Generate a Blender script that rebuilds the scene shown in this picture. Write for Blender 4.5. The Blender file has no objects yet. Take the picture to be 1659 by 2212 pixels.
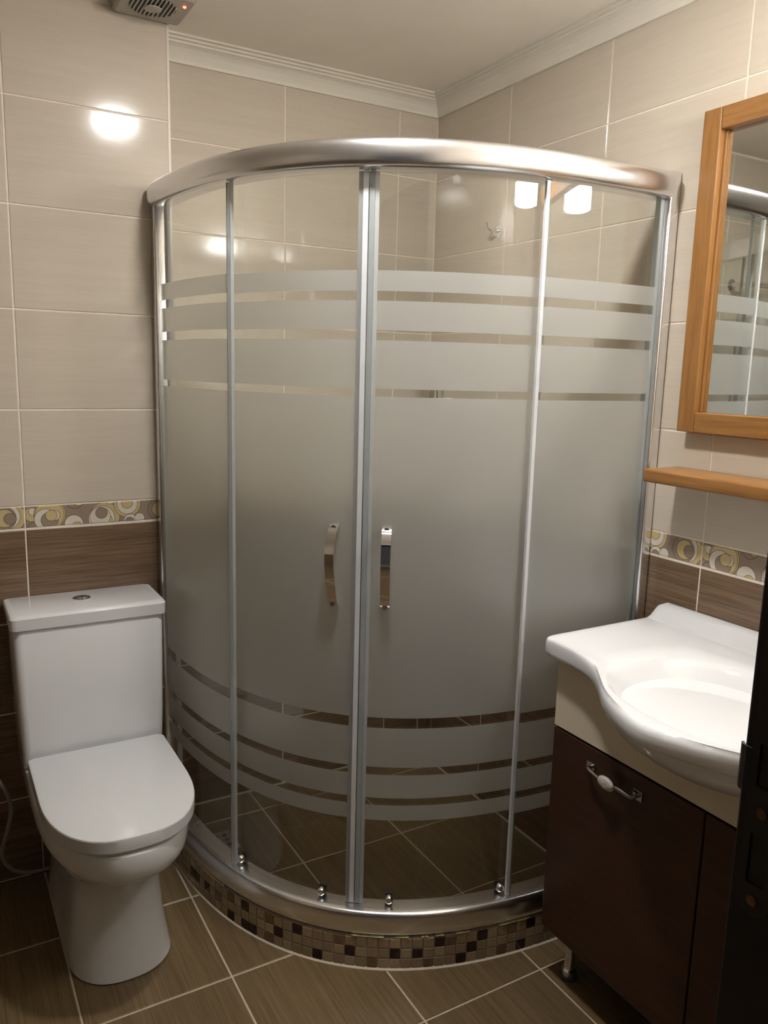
import bpy, bmesh, math, random
import numpy as np
from mathutils import Vector, Matrix

random.seed(7)
scn = bpy.context.scene
COL = scn.collection

# ------------------------------------------------------------------ camera
CAM_H = 1.4225
def make_camera():
    yaw, pit, rol = (math.radians(a) for a in (30.1116, -10.069, 1.5061))
    f = Vector((math.sin(yaw)*math.cos(pit), math.cos(yaw)*math.cos(pit), math.sin(pit)))
    r0 = Vector((math.cos(yaw), -math.sin(yaw), 0)); u0 = r0.cross(f)
    r = math.cos(rol)*r0 + math.sin(rol)*u0
    u = -math.sin(rol)*r0 + math.cos(rol)*u0
    cd = bpy.data.cameras.new('camera'); co = bpy.data.objects.new('camera', cd); COL.objects.link(co)
    m = Matrix((r, u, -f)).transposed().to_4x4(); m.translation = (0, 0, CAM_H)
    co.matrix_world = m
    cd.sensor_fit = 'HORIZONTAL'; cd.sensor_width = 36.0; cd.lens = 36.0*1730.73/1659.0
    cd.clip_start = 0.02; cd.clip_end = 50
    scn.camera = co
make_camera()

# ------------------------------------------------------------------ world, exposure
w = bpy.data.worlds.new('world'); scn.world = w; w.use_nodes = True
bg = w.node_tree.nodes['Background']; bg.inputs[0].default_value = (1, .93, .85, 1); bg.inputs[1].default_value = 0.008
scn.view_settings.view_transform = 'Standard'; scn.view_settings.look = 'None'
scn.view_settings.gamma = 1.0; scn.view_settings.use_curve_mapping = False
scn.view_settings.exposure = 2.15
scn.cycles.use_denoising = True
scn.cycles.max_bounces = 7; scn.cycles.transparent_max_bounces = 16
scn.cycles.transmission_bounces = 6; scn.cycles.glossy_bounces = 5; scn.cycles.diffuse_bounces = 4
scn.cycles.use_adaptive_sampling = True; scn.cycles.adaptive_threshold = 0.10; scn.cycles.adaptive_min_samples = 16
scn.cycles.sample_clamp_indirect = 6.0
CEIL_LAMP = 96.0      # emission strength of the ceiling spot
SCONCE = 15.0         # emission strength of the lit shade over the mirror

# ------------------------------------------------------------------ dimensions (metres)
YS, XE = 2.2421, 0.619          # boxed-out wall behind the toilet: front face, right edge
YB, XR = 2.3893, 1.5552         # back wall, right wall
ZC = 2.306                      # ceiling
YF, XL = 0.335, -1.35           # entrance wall (room side), left wall
ZB, ZB0 = 1.0484, 0.9867        # decor border top / bottom
LAMP_A = (0.693, 1.228)
LAMP_B = (1.385, 0.66, 1.985)

# ------------------------------------------------------------------ node helpers
def new_mat(name):
    m = bpy.data.materials.new(name); m.use_nodes = True
    nt = m.node_tree; nt.nodes.clear()
    out = nt.nodes.new('ShaderNodeOutputMaterial')
    return m, nt, out
def N(nt, t, **kw):
    n = nt.nodes.new(t)
    for k, v in kw.items(): setattr(n, k, v)
    return n
def inp(nt, node, key, val):
    if hasattr(val, 'is_linked') or isinstance(val, bpy.types.NodeSocket): nt.links.new(val, node.inputs[key])
    else: node.inputs[key].default_value = val
def math_n(nt, op, a, b=0.0):
    n = N(nt, 'ShaderNodeMath', operation=op); inp(nt, n, 0, a); inp(nt, n, 1, b); return n.outputs[0]
def mixc(nt, fac, a, b, mode='MIX'):
    n = N(nt, 'ShaderNodeMix', data_type='RGBA', blend_type=mode)
    inp(nt, n, 0, fac); inp(nt, n, 6, a); inp(nt, n, 7, b); return n.outputs[2]
def rgb(r, g, b): return (r, g, b, 1.0)
def principled(nt, out, **kw):
    b = N(nt, 'ShaderNodeBsdfPrincipled')
    for k, v in kw.items(): inp(nt, b, k.replace('_', ' '), v)
    nt.links.new(b.outputs[0], out.inputs[0]); return b
def coords(nt, scale=(1, 1, 1), rand=0.0, kind='Object'):
    tc = N(nt, 'ShaderNodeTexCoord'); mp = N(nt, 'ShaderNodeMapping')
    nt.links.new(tc.outputs[kind], mp.inputs['Vector']); mp.inputs['Scale'].default_value = scale
    if rand:
        oi = N(nt, 'ShaderNodeObjectInfo'); cb = N(nt, 'ShaderNodeCombineXYZ')
        r = math_n(nt, 'MULTIPLY', oi.outputs['Random'], rand)
        for i in range(3): nt.links.new(r, cb.inputs[i])
        nt.links.new(cb.outputs[0], mp.inputs['Location'])
    return mp.outputs[0]
def noise(nt, vec, scale=1.0, detail=3.0, rough=.5):
    n = N(nt, 'ShaderNodeTexNoise'); nt.links.new(vec, n.inputs['Vector'])
    n.inputs['Scale'].default_value = scale; n.inputs['Detail'].default_value = detail
    n.inputs['Roughness'].default_value = rough; return n.outputs['Fac']
def ramp(nt, fac, stops):
    n = N(nt, 'ShaderNodeValToRGB'); nt.links.new(fac, n.inputs[0]); e = n.color_ramp.elements
    e[0].position, e[0].color = stops[0]; e[1].position, e[1].color = stops[1]
    for p, c in stops[2:]:
        q = e.new(p); q.color = c
    return n.outputs[0]
def bump(nt, h, strength=.1, dist=.001):
    n = N(nt, 'ShaderNodeBump'); nt.links.new(h, n.inputs['Height'])
    n.inputs['Strength'].default_value = strength; n.inputs['Distance'].default_value = dist
    return n.outputs[0]

M = {}
def simple(name, col, rough=.4, metal=0.0, spec=.5, var=.06, vscale=30, **kw):
    m, nt, out = new_mat(name)
    f = noise(nt, coords(nt), vscale, 3)
    c0 = rgb(*[max(0, c*(1-var)) for c in col]); c1 = rgb(*[min(1, c*(1+var)) for c in col])
    principled(nt, out, Base_Color=ramp(nt, f, [(.3, c0), (.7, c1)]), Roughness=rough, Metallic=metal, **kw).inputs['Specular IOR Level'].default_value = spec
    M[name] = m; return m

def tile_mat(name, lo, hi, sx, sy, rough, rand_tone=.05, spec=.5, bump_s=.05, coarse=.4):
    m, nt, out = new_mat(name)
    fine = noise(nt, coords(nt, (sx, sy, 1), 37.0), 1.0, 4, .65)
    wide = noise(nt, coords(nt, (sx*.25, sy*.16, 1), 53.0), 1.0, 2)
    f = math_n(nt, 'ADD', math_n(nt, 'MULTIPLY', fine, 1-coarse), math_n(nt, 'MULTIPLY', wide, coarse))
    c = ramp(nt, f, [(.32, rgb(*lo)), (.68, rgb(*hi))])
    oi = N(nt, 'ShaderNodeObjectInfo')
    tone = math_n(nt, 'ADD', math_n(nt, 'MULTIPLY', oi.outputs['Random'], rand_tone*2), 1-rand_tone)
    hs = N(nt, 'ShaderNodeHueSaturation'); nt.links.new(tone, hs.inputs['Value']); nt.links.new(c, hs.inputs['Color'])
    b = principled(nt, out, Base_Color=hs.outputs[0], Roughness=rough)
    b.inputs['Specular IOR Level'].default_value = spec
    nt.links.new(bump(nt, fine, bump_s, .0006), b.inputs['Normal'])
    M[name] = m
tile_mat('light_tile', (.555, .490, .402), (.615, .550, .458), 9, 260, .11, .015, .5, .03)
tile_mat('brown_tile', (.105, .064, .036), (.255, .172, .108), 6, 240, .22, .05, .45, .06, .3)
tile_mat('floor_tile', (.105, .070, .034), (.205, .145, .076), 260, 6, .30, .06, .4, .08, .3)
simple('grout', (.84, .75, .635), .8, spec=.2, var=.05, vscale=60)
simple('floor_grout', (.55, .46, .35), .85, spec=.2, var=.08, vscale=60)
simple('paint', (.90, .85, .765), .75, spec=.2, var=.02, vscale=8)
simple('plaster', (.74, .70, .61), .55, spec=.3, var=.02, vscale=12)
simple('ceramic', (.71, .725, .74), .07, spec=.6, var=.01, vscale=5)
simple('basin_white', (.80, .82, .845), .06, spec=.6, var=.005, vscale=5)
simple('dark_reflect_chrome', (.38, .36, .35), .12, metal=1.0, var=.05, vscale=40)  # darkened chrome: the dark reflections are put into its colour
simple('white_plastic', (.63, .645, .655), .16, spec=.5, var=.01, vscale=5)
simple('aluminium', (.84, .84, .86), .25, metal=1.0, var=.02, vscale=40)
simple('chrome', (.88, .88, .90), .05, metal=1.0, var=.01, vscale=40)
simple('steel', (.60, .58, .54), .3, metal=1.0, var=.06, vscale=80)
simple('dark_steel', (.035, .03, .027), .5, metal=.4, var=.1, vscale=80)
simple('seal_plastic', (.30, .325, .33), .18, spec=.5, var=.03, vscale=20)
simple('seal_light', (.62, .64, .67), .22, spec=.5, var=.03, vscale=20)
simple('black', (.012, .011, .011), .5, var=.1)
simple('rubber', (.05, .045, .05), .6, var=.1)
simple('fan_plastic', (.42, .39, .34), .45, var=.04, vscale=20)
simple('cream_panel', (.72, .64, .50), .28, spec=.45, var=.02, vscale=10)
simple('sealant', (.62, .54, .30), .7, var=.15, vscale=120)
simple('porcelain', (.55, .51, .47), .35, var=.35, vscale=420)
simple('jamb_wood', (.010, .0065, .006), .5, var=.2, vscale=30)
simple('hose_grey', (.24, .235, .22), .35, var=.05)
simple('trim_strip', (.70, .64, .56), .35, var=.03)
simple('mirror_silver', (.86, .88, .86), .015, metal=1.0, var=.005, vscale=3)
simple('brass', (.22, .16, .08), .3, metal=1.0, var=.05)
for nm, c in (('mosaic_tan', (.34, .255, .155)), ('mosaic_sand', (.41, .325, .215)), ('mosaic_rose', (.34, .24, .175)),
              ('mosaic_mid', (.19, .12, .07)), ('mosaic_dark', (.03, .012, .012))):
    simple(nm, c, .12, spec=.55, var=.12, vscale=90)

def wood(name, lo, hi, scale, rough=.38, spec=.4):
    m, nt, out = new_mat(name)
    v = coords(nt, scale, 19.0)
    f = noise(nt, v, 1.0, 5, .62)
    g = noise(nt, coords(nt, tuple(s*.2 for s in scale), 11.0), 1.0, 2)
    k = math_n(nt, 'ADD', math_n(nt, 'MULTIPLY', f, .7), math_n(nt, 'MULTIPLY', g, .3))
    b = principled(nt, out, Base_Color=ramp(nt, k, [(.3, rgb(*lo)), (.7, rgb(*hi))]), Roughness=rough)
    b.inputs['Specular IOR Level'].default_value = spec
    nt.links.new(bump(nt, f, .08, .0005), b.inputs['Normal'])
    M[name] = m
wood('oak_y', (.20, .088, .022), (.37, .180, .055), (110, 6, 110))      # grain along y
wood('oak_z', (.20, .088, .022), (.37, .180, .055), (110, 110, 6))      # grain along z
wood('walnut', (.034, .013, .007), (.062, .025, .013), (60, 8, 60), .32)

# decor border print: overlapping outlined rings
def border_mat():
    m, nt, out = new_mat('border_print')
    tc = N(nt, 'ShaderNodeTexCoord')
    mauve, ochre, cream, line = rgb(.30, .228, .175), rgb(.56, .445, .225), rgb(.68, .62, .53), rgb(.08, .055, .045)
    sep = N(nt, 'ShaderNodeMapping'); nt.links.new(tc.outputs['Object'], sep.inputs['Vector']); sep.inputs['Scale'].default_value = (1, 1, 0)
    col = mauve
    nz = noise(nt, coords(nt, (90, 90, 1)), 1.0, 3)
    base = mixc(nt, math_n(nt, 'MULTIPLY', nz, .35), mauve, rgb(.36, .29, .235)); col = base
    discs = [(.0145, .034, .019, ochre), (.020, -.004, .017, mauve), (.017, .042, .0100, cream),
             (.059, .031, .0395, ochre), (.058, .030, .0365, ochre), (.048, .019, .028, cream), (.058, .016, .0215, mauve),
             (.0705, .028, .0135, cream), (.0625, .028, .0145, ochre),
             (.118, .002, .024, cream), (.122, .066, .023, mauve), (.133, .062, .012, ochre), (.126, -.006, .013, ochre),
             (.198, .016, .040, ochre), (.190, .012, .0345, cream), (.196, .004, .022, ochre), (.186, .016, .027, cream), (.190, .027, .0155, mauve),
             (.215, .068, .018, cream),
             (.259, .047, .036, ochre), (.259, .047, .0275, cream), (.2585, .050, .0150, ochre),
             (.266, .001, .018, cream), (.264, -.002, .012, mauve), (.291, .006, .014, cream),
             (.362, .030, .0385, ochre), (.354, .032, .0335, cream), (.346, .028, .0315, mauve), (.350, .028, .0235, ochre), (.363, .026, .0150, mauve)]
    for x, y, r, c in discs:
        d = N(nt, 'ShaderNodeVectorMath', operation='DISTANCE'); nt.links.new(sep.outputs[0], d.inputs[0]); d.inputs[1].default_value = (x, y, 0)
        dv = d.outputs['Value']
        col = mixc(nt, math_n(nt, 'LESS_THAN', dv, r+.0005), col, line)
        col = mixc(nt, math_n(nt, 'LESS_THAN', dv, r-.0006), col, c)
    b = principled(nt, out, Base_Color=col, Roughness=.18)
    M['border_print'] = m
border_mat()

def glass_mats():
    # clear pane: see-through with a Fresnel-weighted mirror reflection
    def schlick(nt, f0=.05):
        lw = N(nt, 'ShaderNodeLayerWeight'); lw.inputs['Blend'].default_value = .5
        p5 = math_n(nt, 'POWER', lw.outputs['Facing'], 5.0)
        return math_n(nt, 'ADD', math_n(nt, 'MULTIPLY', p5, 1-f0), f0)
    m, nt, out = new_mat('clear_glass')
    tr = N(nt, 'ShaderNodeBsdfTransparent'); tr.inputs[0].default_value = rgb(.965, .975, .965)
    gl = N(nt, 'ShaderNodeBsdfGlossy'); gl.inputs['Roughness'].default_value = .0; gl.inputs[0].default_value = rgb(1, 1, 1)
    mx = N(nt, 'ShaderNodeMixShader'); nt.links.new(schlick(nt, .045), mx.inputs[0])
    nt.links.new(tr.outputs[0], mx.inputs[1]); nt.links.new(gl.outputs[0], mx.inputs[2]); nt.links.new(mx.outputs[0], out.inputs[0])
    M['clear_glass'] = m
    for nm, c_ in (('seal_clear', (.62, .64, .65)), ('seal_dim', (.40, .42, .42))):
        m, nt, out = new_mat(nm)
        tr = N(nt, 'ShaderNodeBsdfTransparent'); tr.inputs[0].default_value = rgb(.86, .87, .87)
        df = N(nt, 'ShaderNodeBsdfPrincipled'); df.inputs['Base Color'].default_value = rgb(*c_); df.inputs['Roughness'].default_value = .2
        a = N(nt, 'ShaderNodeMixShader'); nt.links.new(math_n(nt, 'ADD', math_n(nt, 'MULTIPLY', noise(nt, coords(nt), 25, 2), .04), .46), a.inputs[0])
        nt.links.new(tr.outputs[0], a.inputs[1]); nt.links.new(df.outputs[0], a.inputs[2]); nt.links.new(a.outputs[0], out.inputs[0])
        M[nm] = m
    m, nt, out = new_mat('frosted_glass')
    rf = N(nt, 'ShaderNodeBsdfRefraction'); rf.inputs['IOR'].default_value = 1.18; rf.inputs['Roughness'].default_value = .62
    rf.inputs[0].default_value = rgb(.95, .955, .92)
    tl = N(nt, 'ShaderNodeBsdfTranslucent'); tl.inputs[0].default_value = rgb(.84, .87, .86)
    df = N(nt, 'ShaderNodeBsdfDiffuse'); df.inputs[0].default_value = rgb(.87, .93, .97)
    a = N(nt, 'ShaderNodeMixShader'); a.inputs[0].default_value = .45
    nt.links.new(rf.outputs[0], a.inputs[1]); nt.links.new(tl.outputs[0], a.inputs[2])
    b = N(nt, 'ShaderNodeMixShader'); b.inputs[0].default_value = .18
    nt.links.new(a.outputs[0], b.inputs[1]); nt.links.new(df.outputs[0], b.inputs[2])
    gl = N(nt, 'ShaderNodeBsdfGlossy'); gl.inputs['Roughness'].default_value = .34
    c = N(nt, 'ShaderNodeMixShader'); nt.links.new(schlick(nt, .06), c.inputs[0])
    nt.links.new(b.outputs[0], c.inputs[1]); nt.links.new(gl.outputs[0], c.inputs[2]); nt.links.new(c.outputs[0], out.inputs[0])
    M['frosted_glass'] = m
glass_mats()
def emit(name, col, s):
    m, nt, out = new_mat(name); e = N(nt, 'ShaderNodeEmission'); e.inputs[0].default_value = rgb(*col); e.inputs[1].default_value = s
    nt.links.new(e.outputs[0], out.inputs[0]); M[name] = m
emit('spot_glow', (1, .975, .94), CEIL_LAMP)
emit('shade_glow', (1, .97, .93), SCONCE)
emit('led_red', (1, .08, .05), 2.5)

# ------------------------------------------------------------------ object helpers
def link(o, parent=None):
    COL.objects.link(o)
    if parent is not None: o.parent = parent
    return o
def empty(name, loc=(0, 0, 0)):
    o = bpy.data.objects.new(name, None); o.location = loc; o.empty_display_size = .05; return link(o)
def tag(o, label=None, cat=None, group=None, kind=None):
    if label: o['label'] = label
    if cat: o['category'] = cat
    if group: o['group'] = group
    if kind: o['kind'] = kind
    return o
def part(name, me, parent=None, mat=None, smooth=False, auto=None):
    """mesh (in the parent's frame) -> object"""
    if isinstance(me, bmesh.types.BMesh):
        bm = me; me = bpy.data.meshes.new(name); bmesh.ops.recalc_face_normals(bm, faces=bm.faces); bm.to_mesh(me); bm.free()
    if mat: me.materials.clear(); me.materials.append(M[mat])
    if smooth:
        me.polygons.foreach_set('use_smooth', [True]*len(me.polygons))
        if auto is not None: me.set_sharp_from_angle(angle=math.radians(auto))
    return link(bpy.data.objects.new(name, me), parent)
def boxbm(lo, hi, bev=0.0, seg=2, bm=None):
    bm = bm or bmesh.new()
    c = [(a+b)/2 for a, b in zip(lo, hi)]; s = [abs(b-a) for a, b in zip(lo, hi)]
    r = bmesh.ops.create_cube(bm, size=1.0, matrix=Matrix.Translation(c) @ Matrix.Diagonal((*s, 1)))
    if bev:
        es = list({e for v in r['verts'] for e in v.link_edges})
        bmesh.ops.bevel(bm, geom=es, offset=bev, segments=seg, profile=.5, affect='EDGES')
    return bm
def loft(rings, closed=True, cap0=True, cap1=True, bm=None):
    bm = bm or bmesh.new(); R = [[bm.verts.new(p) for p in ring] for ring in rings]
    n = len(rings[0])
    for a, b in zip(R[:-1], R[1:]):
        for i in range(n if closed else n-1):
            j = (i+1) % n
            bm.faces.new((a[i], a[j], b[j], b[i]))
    if closed and cap0: bm.faces.new(list(reversed(R[0])))
    if closed and cap1: bm.faces.new(R[-1])
    return bm
def lathe(prof, center, axis='z', n=32, bm=None):
    rings = []
    for r, h in prof:
        ring = []
        for i in range(n):
            t = 2*math.pi*i/n; a, b = max(r, 1e-5)*math.cos(t), max(r, 1e-5)*math.sin(t)
            p = {'z': (a, b, h), 'x': (h, a, b), 'y': (a, h, b)}[axis]
            ring.append(tuple(center[k]+p[k] for k in range(3)))
        rings.append(ring)
    return loft(rings, bm=bm)
def tube(path, rad, n=10, bm=None, closed_ends=True):
    pts = [Vector(p) for p in path]; rings = []
    up = Vector((0, 0, 1)); prev = None
    for i, p in enumerate(pts):
        t = (pts[min(i+1, len(pts)-1)] - pts[max(i-1, 0)]).normalized()
        if prev is None:
            a = t.cross(up)
            if a.length < 1e-3: a = t.cross(Vector((1, 0, 0)))
            a.normalize()
        else:
            a = (prev - t*prev.dot(t)).normalized()
        prev = a; b = t.cross(a)
        r = rad[i] if hasattr(rad, '__len__') else rad
        rings.append([tuple(p + r*(math.cos(2*math.pi*k/n)*a + math.sin(2*math.pi*k/n)*b)) for k in range(n)])
    return loft(rings, bm=bm)
def spline(pts, m=12):
    """Catmull-Rom through points"""
    P = [Vector(p) for p in pts]; P = [2*P[0]-P[1]] + P + [2*P[-1]-P[-2]]; out = []
    for i in range(1, len(P)-2):
        for k in range(m):
            t = k/m; a, b, c, d = P[i-1], P[i], P[i+1], P[i+2]
            out.append(.5*((2*b) + (c-a)*t + (2*a-5*b+4*c-d)*t*t + (3*b-a-3*c+d)*t**3))
    out.append(P[-2]); return [tuple(v) for v in out]

# ------------------------------------------------------------------ tiles
TD = .0016          # how far a tile stands proud of the grout bed
_tile_cache = {}
def tile_mesh(w_, h_, mat, ox=0.0):
    key = (round(w_, 4), round(h_, 4), mat, round(ox, 4))
    if key in _tile_cache: return _tile_cache[key]
    c = .0012
    v = []
    for z, i in ((0, 0), (TD-c*.7, 0), (TD, c)):
        v += [(ox+i, i, z), (ox+w_-i, i, z), (ox+w_-i, h_-i, z), (ox+i, h_-i, z)]
    f = [(8, 9, 10, 11)]
    for k in (0, 4):
        for i in range(4):
            j = (i+1) % 4; f.append((k+i, k+j, k+4+j, k+4+i))
    f.append((3, 2, 1, 0))
    me = bpy.data.meshes.new('tile'); me.from_pydata(v, [], f); me.update(); me.materials.append(M[mat])
    _tile_cache[key] = me; return me
G = .0019  # half grout width
def place_tile(parent, name, me, mtx):
    o = bpy.data.objects.new(name, me); o.matrix_local = mtx; link(o, parent); return o
ROWS = []  # (z0, z1, material, name)
z = ZB0
rows_b = [ZB0]
while rows_b[-1] > 0: rows_b.append(rows_b[-1]-.25)
rows_b[-1] = 0.0
for a, b in zip(rows_b[1:], rows_b[:-1]): ROWS.append((a, b, 'brown_tile', 'wall_tile'))
if ROWS[-1][1] - ROWS[-1][0] < .03: ROWS.pop()
ROWS = [r for r in ROWS if r[1]-r[0] > .02]
ROWS.append((ZB0, ZB, 'border_print', 'border_tile'))
zz = ZB
while zz < ZC-.02:
    ROWS.append((zz, min(zz+.25, ZC), 'light_tile', 'wall_tile')); zz += .25
def tiled_wall(name, label, length, joint, mtx, box_lo, box_hi, parent_loc):
    """length along local u, joints at joint + .4k; mtx maps (u, v, depth) to world"""
    bm = boxbm(box_lo, box_hi)
    w_ = part(name, bm, None, 'grout'); tag(w_, label, 'wall', kind='structure')
    us = [0.0]; k = joint
    while k > 0: k -= .4
    k += .4
    if k < .004: k += .4
    while k < length-.004: us.append(k); k += .4
    us.append(length)
    for a, b in zip(us[:-1], us[1:]):
        for z0, z1, mat, nm in ROWS:
            z0_ = z0 if z0 > 0.0 else 0.003
            ox = 0.0
            if mat == 'border_print': z0_ += .003
            if mat == 'border_print' and (b-a) < .395 and a < .001: ox = .4-(b-a)
            me = tile_mesh(b-a-2*G, z1-z0_-2*G, mat, ox)
            place_tile(w_, nm, me, mtx @ Matrix.Translation((a+G-ox, z0_+G, 0)))
    return w_
def frame(origin, u, n):
    u = Vector(u); n = Vector(n); v = Vector((0, 0, 1))
    m = Matrix((u, v, n)).transposed().to_4x4(); m.translation = origin; return m

# ------------------------------------------------------------------ the setting
T = .12
# wall behind the toilet (boxed out), back wall, right wall, left wall, entrance wall
tiled_wall('wall_toilet', 'beige and brown tiled boxed-out wall behind the toilet', XE-XL, XE-XL, frame((XL, YS+TD, 0), (1, 0, 0), (0, -1, 0)),
           (XL-.0, YS+TD, 0), (XE-TD, YB+T, ZC), None)
tiled_wall('wall_back', 'beige tiled back wall of the shower corner', XR-XE, 1.0082-XE, frame((XE, YB+TD, 0), (1, 0, 0), (0, -1, 0)),
           (XE-TD, YB+TD, 0), (XR+T, YB+T, ZC), None)
tiled_wall('wall_right', 'beige and brown tiled right wall carrying mirror and shelf', YB-YF, YB-2.0044, frame((XR+TD, YB, 0), (0, -1, 0), (-1, 0, 0)),
           (XR+TD, YF-T, 0), (XR+T, YB+TD, ZC), None)
tiled_wall('wall_left', 'beige and brown tiled left wall opposite the mirror', YS-YF, .3, frame((XL-TD, YF, 0), (0, 1, 0), (1, 0, 0)),
           (XL-T, YF-T, 0), (XL-TD, YB+T, ZC), None)
# narrow return face of the boxed-out wall and its corner strip
sh = bpy.data.objects['wall_toilet']
for z0, z1, mat, nm in ROWS:
    z0_ = max(z0, .003)
    place_tile(sh, nm, tile_mesh(YB-YS-2*G, z1-z0_-2*G, mat), frame((XE-TD, YS, 0), (0, 1, 0), (1, 0, 0)) @ Matrix.Translation((G, z0_+G, 0)))
part('corner_strip', boxbm((XE-.006, YS-.0012, .003), (XE+.0012, YS+.006, ZC-.002), .001), sh, 'trim_strip')

DX0, DX1 = -.36, .50        # door opening
fw = part('wall_front', boxbm((XL-T, YF-T, 0), (DX0-.03, YF-TD, ZC)), None, 'grout')
tag(fw, 'beige and brown tiled entrance wall beside the doorway', 'wall', kind='structure')
part('wall_section', boxbm((DX1+.03, YF-T, 0), (XR+TD, YF-TD, ZC)), fw, 'grout')
part('wall_section', boxbm((DX0-.03, YF-T, 2.08), (DX1+.03, YF-TD, ZC)), fw, 'grout')
for x0, x1 in ((DX1+.03, 1.02), (1.02, 1.42), (1.42, XR), (XL, DX0-.03)):
    for z0, z1, mat, nm in ROWS:
        z0_ = max(z0, .003)
        place_tile(fw, nm, tile_mesh(x1-x0-2*G, z1-z0_-2*G, mat), frame((x1, YF-TD, 0), (-1, 0, 0), (0, 1, 0)) @ Matrix.Translation((G, z0_+G, 0)))
for x0, x1 in ((DX0-.03, .07), (.07, DX1+.03)):
    place_tile(fw, 'wall_tile', tile_mesh(x1-x0-2*G, ZC-2.08-2*G, 'light_tile'), frame((x1, YF-TD, 0), (-1, 0, 0), (0, 1, 0)) @ Matrix.Translation((G, 2.08+G, 0)))

# floor: grout bed and square tiles
fl = part('floor', boxbm((XL-T, -.9, -.08), (XR+T, YB+T, -TD)), None, 'floor_grout')
tag(fl, 'brown wood-look floor tiles with pale grout', 'floor', kind='structure')
def cuts(a, b, start, pitch):
    c = [a]; k = start - pitch*math.ceil((start-a)/pitch)
    while k < b-.008:
        if k > a+.008: c.append(k)
        k += pitch
    return c + [b]
xs = cuts(XL, XR, .221, .3325); ys = cuts(-.35, YB, 1.286, .3275)
for x0, x1 in zip(xs[:-1], xs[1:]):
    for y0, y1 in zip(ys[:-1], ys[1:]):
        if y0 >= YS-.01:
            if x1 <= XE: continue
            xa = max(x0, XE); place_tile(fl, 'floor_tile', tile_mesh(x1-xa-.0048, y1-y0-.0048, 'floor_tile'), Matrix.Translation((xa+.0024, y0+.0024, -TD))); continue
        yy = YS if (y1 > YS and x0 < XE-.05) else y1
        if yy-y0 < .01: continue
        g = .0024
        if yy < y1:
            xa = max(x0, XE); place_tile(fl, 'floor_tile', tile_mesh(x1-xa-2*g, min(y1, YB)-yy-g, 'floor_tile'), Matrix.Translation((xa+g, yy-g-.0001, -TD)))
        place_tile(fl, 'floor_tile', tile_mesh(x1-x0-2*g, yy-y0-2*g, 'floor_tile'), Matrix.Translation((x0+g, y0+g, -TD)))

ce = part('ceiling', boxbm((XL-T, YF-T, ZC), (XR+T, YB+T, ZC+.1)), None, 'paint')
tag(ce, 'plain cream painted ceiling', 'ceiling', kind='structure')

# cornices
PROF = [(0, -.060), (.007, -.060), (.009, -.052), (.012, -.045), (.018, -.034), (.026, -.025), (.034, -.020), (.038, -.0185),
        (.038, -.0135), (.046, -.0115), (.046, -.0065), (.056, -.005), (.056, 0), (0, 0)]
def cornice(name, label, pa, pb, n, mitre_b):
    pa, pb, n = Vector(pa), Vector(pb), Vector(n); d = (pb-pa).normalized()
    r0 = [tuple(pa + n*a + Vector((0, 0, ZC+b))) for a, b in PROF]
    r1 = [tuple(pb + n*a - d*(a if mitre_b else 0) + Vector((0, 0, ZC+b))) for a, b in PROF]
    o = part(name, loft([r0, r1]), None, 'plaster'); tag(o, label, 'cornice', kind='structure'); return o
cornice('trim_1', 'white stepped plaster cornice above the shower back wall', (XE, YB, 0), (XR, YB, 0), (0, -1, 0), True)
cornice('trim_2', 'white plaster cornice along the top of the right wall', (XR, YF, 0), (XR, YB, 0), (-1, 0, 0), True)

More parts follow.
